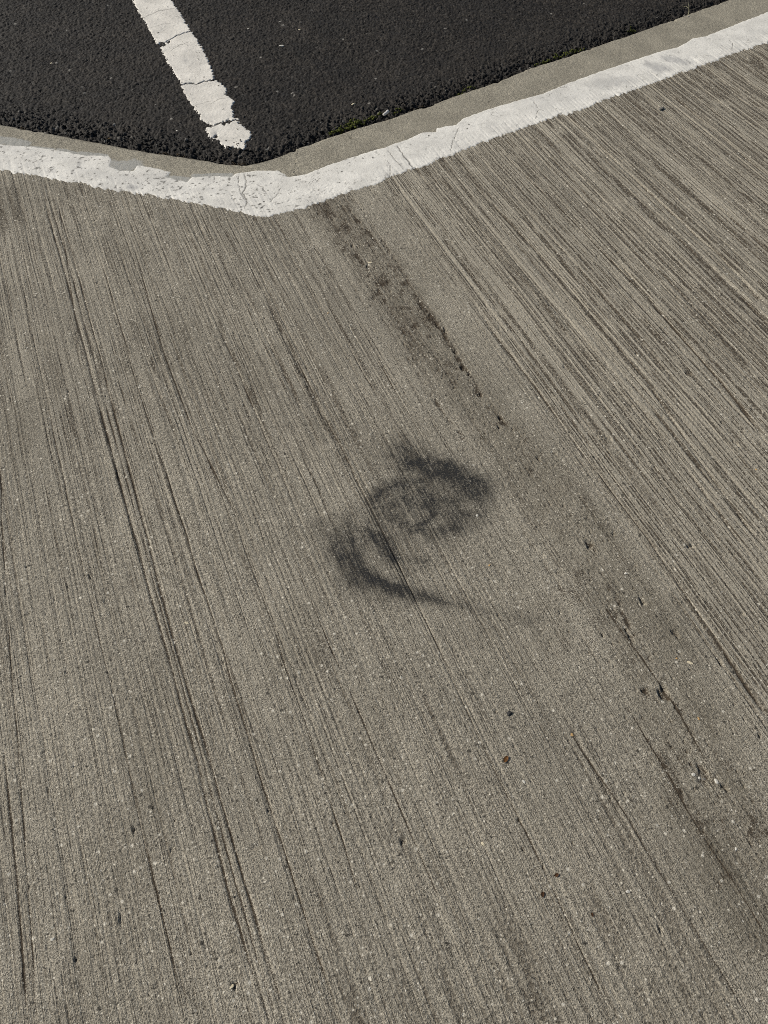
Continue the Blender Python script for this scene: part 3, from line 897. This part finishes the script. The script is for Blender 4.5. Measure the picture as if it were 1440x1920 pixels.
def build_bay_line():
    root = add("parking_line", None, label="white parking bay line with ragged worn end on dark asphalt", cat="painted line")
    zt = ASP + .002
    poly = PL(BAY, zt)
    st = .0028
    lo, hi = poly.min(0) - .01, poly.max(0) + .01
    xs = np.arange(lo[0], hi[0], st); ys = np.arange(lo[1], hi[1], st)
    gx, gy = np.meshgrid(xs, ys); x, y = gx.ravel(), gy.ravel()
    F = grid_faces(len(xs), len(ys))
    d = sdf(x, y, poly)
    near_ = d > -.02
    F = F[near_[F].all(1)]
    V2, F, _ = compact(np.stack([x, y], 1), F); x, y = V2[:, 0].copy(), V2[:, 1].copy()
    d = sdf(x, y, poly) + .0045 * fbm(x / .014, y / .014, 121, 3) + .0052 * vn(x / .007, y / .007, 122) + .0045
    flake = np.zeros(len(x)); wear = np.zeros(len(x))
    for px, py, r in ((300, 84, 14), (308, 84, 8), (316, 79, 6), (428, 229, 9), (421, 232, 8), (404, 256, 8), (397, 262, 7), (463, 268, 8), (348, 116, 0)):
        if not r: continue
        cx, cy = P(px, py, zt); rr = np.hypot((x - cx), (y - cy) * .5) - r * .001 * (.6 + .5 * vn(x / .006, y / .006, 123))
        d = np.minimum(d, rr * .8)
    for px, py in ((347, 115), (402, 250)):
        cx, cy = P(px, py, zt); q = np.hypot(x - cx, (y - cy) * .6); wear = np.maximum(wear, .4 * np.exp(-(q / .012) ** 2))
    hair = [([(265, 36), (285, 27), (298, 20), (326, 17)], .0014), ([(282, 53), (300, 47), (320, 44)], .0008), ([(320, 96), (336, 86), (352, 80)], .0009), ([(395, 195), (410, 187), (436, 183)], .0010), ([(362, 200), (376, 194), (395, 190)], .0007)]
    for pts, w in hair:
        q, t = seg_dist(x, y + .004 * vn(x / .02, y / .02, 124), PL(pts, zt)); flake = np.maximum(flake, .55 * (1 - sst(w, w * 2.6, q)))
    seg_id = np.zeros(len(x), int)
    for pts in BAY_CUTS:
        pl = PL(pts, zt)
        yy = np.interp(x, pl[:, 0], pl[:, 1]) + .005 * vn(x / .013, y * 0, 125) + .003 * vn(x / .005, y * 0, 126)
        seg_id += (y > yy)
        d = np.minimum(d, abs(y - yy) - .0026 - .0022 * vn(x / .02, y * 0, 127))
    za, _, _ = asphalt_h(x, y)
    base = ASP + .0022 * fbm(x / .12, y / .12, 107, 2)
    dk, _ = seg_dist(x, y, W_OUT)
    drape = base - .007 * (1 - sst(.02, .16, dk)) + .14 * np.clip(za - base, -.004, .005)
    # the coat hugs the stones: thick in the middle, tucked under them at its border
    z = np.maximum(drape + .0034, za - .0004) * sst(.0, .004, d) + (za - .003) * (1 - sst(.0, .004, d))
    ok = d > -.004
    F = F[ok[F].any(1)]
    ids = np.round(seg_id[F].mean(1)).astype(int)
    for k in range(4):
        v3, f3, at = compact(np.stack([x, y, z], 1), F[ids == k], {"wear": wear, "flake": flake})
        add("paint_segment", mesh_np("paint_segment", v3, f3, M['bay_paint'], True, at), parent=root)


build_bay_line()

# ------------------------------------------------------------------ tyre scuff on the slab
STROKES = [  # photograph polyline, width px, strength
    ([(752, 838), (775, 852), (795, 872)], 20, .40), ([(770, 866), (790, 878), (815, 885), (840, 884)], 13, .92), ([(800, 868), (838, 878)], 16, .55), ([(835, 880), (868, 896), (893, 906)], 15, .62), ([(850, 896), (880, 915), (905, 915)], 18, .45), ([(690, 862), (735, 852)], 30, .14),
    ([(704, 938), (712, 922), (730, 912), (752, 908)], 9, .62), ([(718, 906), (760, 900), (800, 905)], 10, .22), ([(706, 935), (700, 958), (712, 978)], 12, .30), ([(755, 918), (764, 938)], 9, .60), ([(740, 950), (765, 958)], 14, .30),
    ([(792, 918), (808, 934), (814, 954), (800, 976), (784, 990)], 10, .62), ([(830, 930), (850, 944), (862, 962), (852, 984)], 14, .38), ([(770, 940), (800, 946)], 12, .40), ([(735, 968), (770, 990), (812, 1000), (850, 992)], 15, .34), ([(880, 930), (905, 942), (900, 965)], 15, .30),
    ([(870, 960), (882, 985)], 12, .25), ([(652, 985), (660, 1008), (664, 1034), (668, 1058)], 8, .55), ([(640, 970), (668, 962), (690, 952)], 14, .22), ([(664, 1046), (674, 1068), (698, 1086), (728, 1098), (752, 1106)], 11, .82), ([(742, 1102), (780, 1114), (812, 1122)], 11, .68),
    ([(800, 1120), (840, 1130), (878, 1138)], 9, .36), ([(870, 1135), (920, 1147)], 9, .18), ([(686, 992), (700, 1006), (716, 1026), (736, 1046)], 9, .66), ([(704, 1000), (722, 1012), (732, 1030)], 10, .40), ([(736, 1044), (762, 1052), (800, 1054)], 11, .34), ([(596, 985), (612, 1010), (626, 1045)], 15, .26),
    ([(632, 1020), (645, 1065), (668, 1095)], 18, .34), ([(700, 1098), (760, 1118)], 20, .20), ([(948, 1152), (975, 1160), (1008, 1166)], 11, .22), ([(690, 1020), (760, 1080)], 20, .16), ([(730, 1000), (820, 1030)], 30, .14), ([(740, 940), (850, 955)], 34, .26), ([(760, 870), (890, 910)], 30, .25), ([(640, 1000), (660, 1090)], 26, .22)]


def build_scuff():
    a = PL([(520, 800), (1080, 800), (1080, 1220), (520, 1220)])
    lo, hi = a.min(0), a.max(0)
    s = (X > lo[0]) & (X < hi[0]) & (Y > lo[1]) & (Y < hi[1])
    f = F[s[F].all(1)]
    v3, f, at = compact(VERT, f, {"dirt": DIRT})
    x, y = v3[:, 0].astype(float), v3[:, 1].astype(float)
    wx = x + .006 * fbm(x / .018, y / .018, 131, 3); wy = y + .006 * fbm(x / .018, y / .018, 132, 3)
    tr = np.ones(len(x))
    for pts, w, st in STROKES:
        q, t = seg_dist(wx, wy, PL(pts))
        tr *= 1 - st * np.exp(-(q / (w * .00140)) ** 1.2)
    u = x * GU[0] + y * GU[1]; v = x * GV[0] + y * GV[1]
    den = (1 - tr) * (1 + .45 * fbm(x / .020, y / .020, 133, 3)) * (.90 + .28 * vn(u / .0036, v / .10, 134))
    den = np.clip(1.32 * den ** 1.25, 0, .97)
    ok = den > .03
    f = f[ok[f].any(1)]
    den = den * sst(.02, .07, den)
    v3[:, 2] += .00025
    v3, f, at = compact(v3, f, {"rubber": den})
    add("tyre_scuff", mesh_np("tyre_scuff", v3, f, M['scuff'], True, at), label="black swirling tyre scuff mark on the bare concrete slab", cat="scuff mark")


build_scuff()

# ------------------------------------------------------------------ small loose things
def ico(sub):
    import bmesh
    bm = bmesh.new(); bmesh.ops.create_icosphere(bm, subdivisions=sub, radius=1)
    v = np.array([q.co[:] for q in bm.verts]); f = np.array([[q.index for q in p.verts] for p in bm.faces]); bm.free()
    return v, f


ICO1, ICO2 = ico(1), ico(2)


def stone_geo(rng, size, flat=.6, elong=1.3, base=ICO2):
    v = base[0].copy()
    for _ in range(7):                                        # knock facets off
        n = rng.normal(size=3); n /= np.linalg.norm(n)
        k = rng.uniform(.42, .8)
        q = v @ n
        v -= np.outer(np.maximum(q - k, 0), n)
    v *= np.array([elong, 1, flat]) * size
    a = rng.uniform(0, 6.28); c, s = math.cos(a), math.sin(a)
    v[:, :2] = v[:, :2] @ np.array([[c, s], [-s, c]])
    return v, base[1]


rng = np.random.default_rng(7)
PEBBLES = [  # photograph position, size mm, material, on asphalt, flat, elongation, label
    (1240, 204, 9, 'stone_grey', 0, .55, 1.5, "rounded grey pebble casting a small dark shadow below the white edge line"),
    (1177, 1672, 4.2, 'stone_white', 0, .5, 1.1, "small bright white stone chip low on the right of the slab"),
    (905, 1582, 4.0, 'stone_cream', 0, .5, 1.4, "cream stone chip on the slab right of the round dark pit"),
    (982, 1466, 3.6, 'stone_white', 0, .5, 1.3, "white stone chip lying just below the orange leaf"),
    (1294, 1243, 4.4, 'stone_cream', 0, .5, 1.9, "long pale yellow stone sliver in the smooth band on the right"),
    (1310, 1347, 3.2, 'stone_tan', 0, .5, 1.2, "tan grain low in the smooth band beneath the yellow sliver"),
    (1269, 1234, 3.0, 'stone_tan', 0, .5, 1.1, "orange grain beside the long pale yellow sliver"),
    (918, 1060, 3.6, 'stone_tan', 0, .5, 1.1, "orange stone grain right of the black tyre scuff"),
    (615, 587, 3.2, 'stone_tan', 0, .5, 1.1, "orange stone grain on the fine strokes above the tyre scuff"),
    (1418, 880, 3.8, 'stone_tan', 0, .5, 1.2, "tan stone grain at the far right among deep strokes"),
    (1073, 1378, 4.0, 'stone_tan', 0, .5, 1.2, "tan stone grain right of the orange leaf"),
    (955, 1338, 5.5, 'stone_dark', 0, .45, 1.2, "dark round pebble set in the slab above the orange leaf"),
    (98, 1760, 4.2, 'stone_white', 0, .5, 1.3, "white stone chip in the lower left corner of the slab"),
    (350, 1168, 3.8, 'stone_cream', 0, .5, 1.6, "pale stone chip right of the heavy double groove"),
    (895, 966, 3.6, 'stone_white', 0, .5, 1.4, "white stone chip right below the dark top of the scuff"),
    (1300, 1452, 4.5, 'stone_white', 0, .5, 1.2, "upper white stone exposed in the worn patch at lower right"),
    (1343, 1464, 5.0, 'stone_white', 0, .5, 1.3, "larger white stone at the right end of the worn patch"),
    (1312, 1458, 3.4, 'stone_white', 0, .5, 1.2, "small white stone in the middle of the worn patch"),
    (1322, 1459, 3.2, 'stone_grey', 0, .5, 1.2, "small grey stone in the middle of the worn patch"),
    (1380, 1592, 3.6, 'stone_white', 0, .5, 1.1, "round white grain near the right border below the worn patch"),
    (434, 1850, 4.0, 'stone_cream', 0, .6, 1.3, "pale grain beside the dark pit at the bottom left"),
    (694, 492, 5.0, 'stone_cream', 0, .4, 1.8, "pale splinter in the raveled strip below the kerb bend"),
    (1173, 1075, 3.6, 'stone_white', 0, .5, 1.2, "white grain above the row of pits on the right"),
    (1290, 31, 5.0, 'stone_white', 0, .6, 1.3, "white grain on the bare kerb near the top right"),
    (528, 88, 6.5, 'stone_white', 1, .5, 1.5, "white chip on the asphalt right of the parking line"),
    (705, 31, 6.0, 'stone_white', 1, .5, 1.7, "white chip on the asphalt near the top centre"),
    (465, 55, 4.0, 'stone_white', 1, .5, 1.2, "tiny white chip close to the parking line"),
    (562, 57, 4.5, 'stone_cream', 1, .5, 1.3, "pale chip on the asphalt above the white one"),
    (96, 119, 5.0, 'stone_cream', 1, .5, 1.3, "pale chip on the asphalt left of the parking line"),
    (663, 196, 6.0, 'stone_cream', 1, .5, 1.7, "pale flat chip on the asphalt just above the largest moss patch"),
    (332, 245, 4.5, 'stone_white', 1, .6, 1.2, "white grain in the raveled asphalt left of the line end"),
    (205, 261, 5.5, 'stone_tan', 1, .6, 1.2, "tan stone in the joint along the left kerb"),
    (271, 275, 4.0, 'stone_white', 1, .6, 1.2, "small white stone in the joint along the left kerb"),
]
for px, py, sz, mt, asp, fl, el, lab in PEBBLES:
    x, y = P(px, py, ASP if asp else 0)
    x, y = float(x), float(y)
    v, f = stone_geo(rng, sz * (.82 if sz < 5.2 and not asp else 1) * 1e-3, fl * (.7 if sz < 5.2 else 1), el * 1.15)
    z = (asp_z(x, y) if asp else max(ground_z(x, y), ground_z(x + .003, y), ground_z(x, y + .004))) - v[:, 2].min() - (.42 if sz < 5.2 else .28) * sz * fl * 1e-3
    if abs(px - 1290) < 1: z = .0005 - v[:, 2].min() - .001
    v = v + (0, 0, v[:, 2].min() * 0)
    me = mesh_np("stone", v, f, M[mt], False)
    o = add("pebble" if sz > 5.2 and mt in ('stone_grey', 'stone_dark') else "stone_chip", me, label=lab, cat="stone", group="loose stones on the ground")
    o.location = (x, y, z)


def leaf_mesh(rng, L, W, mat, stem=.25):
    n, m = 10, 5
    verts = []; faces = []
    for i in range(n + 1):
        t = i / n
        w = W * (math.sin(math.pi * min(1, t * .92 + .05)) ** .75) * (1 + .08 * math.sin(t * 23))
        if i == n: w = .02 * W
        for j in range(m):
            s = j / (m - 1) * 2 - 1
            verts.append(((t - .5) * L, s * w, .22 * W * abs(s) ** 1.3 + .10 * L * (t - .4) ** 2 * 2 + .03 * W * rng.normal()))
    for i in range(n):
        for j in range(m - 1):
            a = i * m + j; faces.append((a, a + 1, a + m + 1, a + m))
    k = len(verts)
    r = .05 * W                                              # stem
    for i in range(3):
        t = i / 2
        for q in range(4):
            verts.append((-.5 * L - stem * L * t, r * math.cos(q * 1.571) + .05 * L * t * t, .03 * L + r * math.sin(q * 1.571)))
    for i in range(2):
        for q in range(4):
            faces.append((k + i * 4 + q, k + i * 4 + (q + 1) % 4, k + i * 4 + 4 + (q + 1) % 4, k + i * 4 + 4 + q))
    me = mesh_np("leaf", np.array(verts), faces, mat, True)
    return me


LEAVES = [(948, 1424, 15, 4.4, 55, 'leaf_orange', "small orange-brown dry leaf on the lower right of the slab"),
          (1017, 1677, 9, 3.2, 80, 'leaf_brown', "dark red-brown leaf scrap near the bottom, left of the white chip"),
          (1043, 1641, 9, 3.0, 20, 'leaf_brown', "curled dark brown leaf scrap just above the other scrap"),
          (1110, 1715, 7, 2.2, 100, 'leaf_brown', "tiny red-brown scrap at the bottom, right of the leaf scraps")]
for px, py, L, W, a, mt, lab in LEAVES:
    x, y = (float(q) for q in P(px, py))
    o = add("dry_leaf", leaf_mesh(rng, L * 1e-3, W * 1e-3, M[mt]), label=lab, cat="leaf", group="dry leaf scraps on the slab")
    o.location = (x, y, ground_z(x, y) + .0016); o.rotation_euler = (math.radians(6), 0, math.radians(a))


def tube(pts, radii, n=8, cap=True):
    v = []; f = []
    for i, (p, r) in enumerate(zip(pts, radii)):
        p = Vector(p); d = (Vector(pts[min(i + 1, len(pts) - 1)]) - Vector(pts[max(i - 1, 0)])).normalized()
        a = d.orthogonal().normalized(); b = d.cross(a)
        for q in range(n):
            t = q / n * 6.28318
            v.append(p + (a * math.cos(t) + b * math.sin(t)) * r)
    for i in range(len(pts) - 1):
        for q in range(n):
            f.append((i * n + q, i * n + (q + 1) % n, (i + 1) * n + (q + 1) % n, (i + 1) * n + q))
    v = [tuple(q) for q in v]
    return v, f


# white stub lying on the kerb edge
x0, y0 = (float(q) for q in P(719, 219)); x1, y1 = (float(q) for q in P(728, 213))
v, f = tube([(x0, y0, .006), (x0 * .98 + x1 * .02, y0 * .98 + y1 * .02, .007), (x0 * .5 + x1 * .5, y0 * .5 + y1 * .5, .0075), (x1 * .98 + x0 * .02, y1 * .98 + y0 * .02, .009), (x1, y1, .009)],
            [.0015, .0046, .0050, .0062, .002], 10)
add("paper_stub", mesh_np("paper_stub", np.array(v), f, M['butt'], True), label="short white paper stub lying on the kerb edge beside the moss", cat="litter")

# dry stalk standing in the joint at the top right
bx, by = (float(q) for q in P(1293, 24)); by += .006
v, f = tube([(bx, by, -.03), (bx + .001, by + .008, .0), (bx - .002, by + .02, .016), (bx - .006, by + .034, .026)], [.0028, .0026, .002, .0006], 6)
stalk = add("dry_stalk", None, label="short dry plant stalk in the joint at the top right", cat="plant")
add("stem", mesh_np("stem", np.array(v), f, M['stem'], True), parent=stalk)
v, f = tube([(bx - .001, by + .014, .008), (bx - .014, by + .024, .014), (bx - .024, by + .026, .013)], [.0012, .0022, .0004], 5)
add("leaf", mesh_np("leaf", np.array(v), f, M['stem'], True), parent=stalk)


# moss cushions in the joint between asphalt and kerb
def clump(name, pts, width, n, mat, lab, cat, size, group, lift=.0):
    pl = PL(pts, -.01); vs_, fs_ = [], []; k = 0
    d = np.r_[0, np.cumsum(np.hypot(*np.diff(pl, axis=0).T))]
    for i in range(n):
        s = rng.uniform(0, d[-1]); cx = np.interp(s, d, pl[:, 0]); cy = np.interp(s, d, pl[:, 1])
        prof = math.sin(math.pi * min(max(s / d[-1], .04), .96)) ** .6
        cy += abs(rng.normal()) * width * .5 * prof; cx += rng.normal() * width * .15
        r = size * rng.uniform(.5, 1.2) * (.5 + .5 * prof)
        v_, f_ = stone_geo(rng, r, rng.uniform(.6, 1.1), rng.uniform(1, 1.5), ICO1)
        v_ += np.array([cx, cy, asp_z(cx, cy) + r * .25 + lift])
        vs_.append(v_); fs_.append(f_ + k); k += len(v_)
        if cat == "moss":                                    # short shoots
            for _ in range(3):
                hx, hy = rng.normal(size=2) * r * .6; hh = r * rng.uniform(.9, 1.7)
                p = np.array([cx + hx, cy + hy, asp_z(cx, cy) + lift])
                q = np.array([[-.0006, 0, 0], [.0006, 0, 0], [rng.normal() * .001, rng.normal() * .001, hh + r * .4]]) + p
                vs_.append(q); fs_.append(np.array([[k, k + 1, k + 2]])); k += 3
    o = add(name, mesh_np(name, np.vstack(vs_), np.vstack(fs_), M[mat], True), label=lab, cat=cat, group=group)
    return o


clump("moss_patch", [(618, 252), (640, 244), (662, 236), (688, 227)], .035, 130, 'moss', "largest green moss patch in the joint, left of the white stub", "moss", .0062, "moss patches along the kerb joint", .002)
clump("moss_patch", [(690, 226), (705, 221), (716, 216)], .026, 45, 'moss', "small moss patch touching the white stub on its left", "moss", .0055, "moss patches along the kerb joint", .002)
clump("moss_patch", [(735, 212), (748, 206), (756, 203)], .018, 26, 'moss', "brownish moss tuft in the joint right of the white stub", "moss", .0045, "moss patches along the kerb joint")
clump("moss_patch", [(858, 174), (878, 167), (895, 161)], .020, 36, 'moss', "thin moss strip in the joint near the middle of the right kerb", "moss", .0048, "moss patches along the kerb joint", .001)
clump("moss_patch", [(1004, 121), (1040, 109), (1070, 99), (1098, 90)], .024, 100, 'moss', "long moss strip in the joint on the upper right kerb", "moss", .0055, "moss patches along the kerb joint", .002)
clump("moss_patch", [(1180, 58), (1192, 54)], .022, 26, 'moss', "uppermost moss tuft in the joint near the top right corner", "moss", .005, "moss patches along the kerb joint")
clump("silt_patch", [(292, 285), (325, 290), (352, 293)], .016, 60, 'silt', "brown silt crumbs in the joint left of the kerb bend", "dirt", .0036, "silt in the kerb joint", .004)
clump("silt_patch", [(432, 306), (446, 307), (462, 307)], .012, 34, 'silt', "dark brown silt in the joint right at the kerb bend", "dirt", .0034, "silt in the kerb joint", .006)
clump("silt_patch", [(30, 238), (50, 241)], .012, 22, 'silt', "reddish silt crumbs in the joint at the far left", "dirt", .0034, "silt in the kerb joint", .004)
clump("silt_patch", [(765, 205), (795, 197)], .012, 24, 'silt', "silt crumbs in the joint right of the brownish moss tuft", "dirt", .0034, "silt in the kerb joint", .003)


# loose asphalt chippings that have raveled out along the joint
def chippings():
    out = resample(W_OUT, .004); vs_, fs_ = [], []; k = 0; tones = []
    for i in range(3400):
        p = out[rng.integers(40, len(out) - 40)]
        off = abs(rng.normal()) * .075 + .004
        cx = p[0] + rng.normal() * .01; cy = p[1] + off
        r = rng.uniform(.003, .0075) * (1.1 - min(off, .2) * 2)
        v_, f_ = stone_geo(rng, r, rng.uniform(.5, .9), rng.uniform(1, 1.6), ICO1)
        tl = rng.normal(size=2) * .35
        v_[:, 2] += v_[:, 0] * tl[0] + v_[:, 1] * tl[1]
        vs_.append(v_ + np.array([cx, cy, 0])); fs_.append(f_ + k); k += len(v_); tones.append(np.full(len(v_), np.clip(rng.normal(.32, .22), 0, 1)))
    V_ = np.vstack(vs_)
    cen = np.repeat(np.array([q.mean(0)[:2] for q in vs_]), len(ICO1[0]), 0)
    z, _, _ = asphalt_h(cen[:, 0], cen[:, 1])
    V_[:, 2] += z + .001
    T = np.concatenate(tones)
    add("loose_chippings", mesh_np("loose_chippings", V_, np.vstack(fs_), M['asphalt'], False, {"tone": T, "chip": np.repeat((rng.uniform(size=len(vs_)) > .965) * .4, len(ICO1[0]))}),
        label="black crumbled asphalt chippings along the kerb joint", cat="chippings", kind="stuff")


chippings()
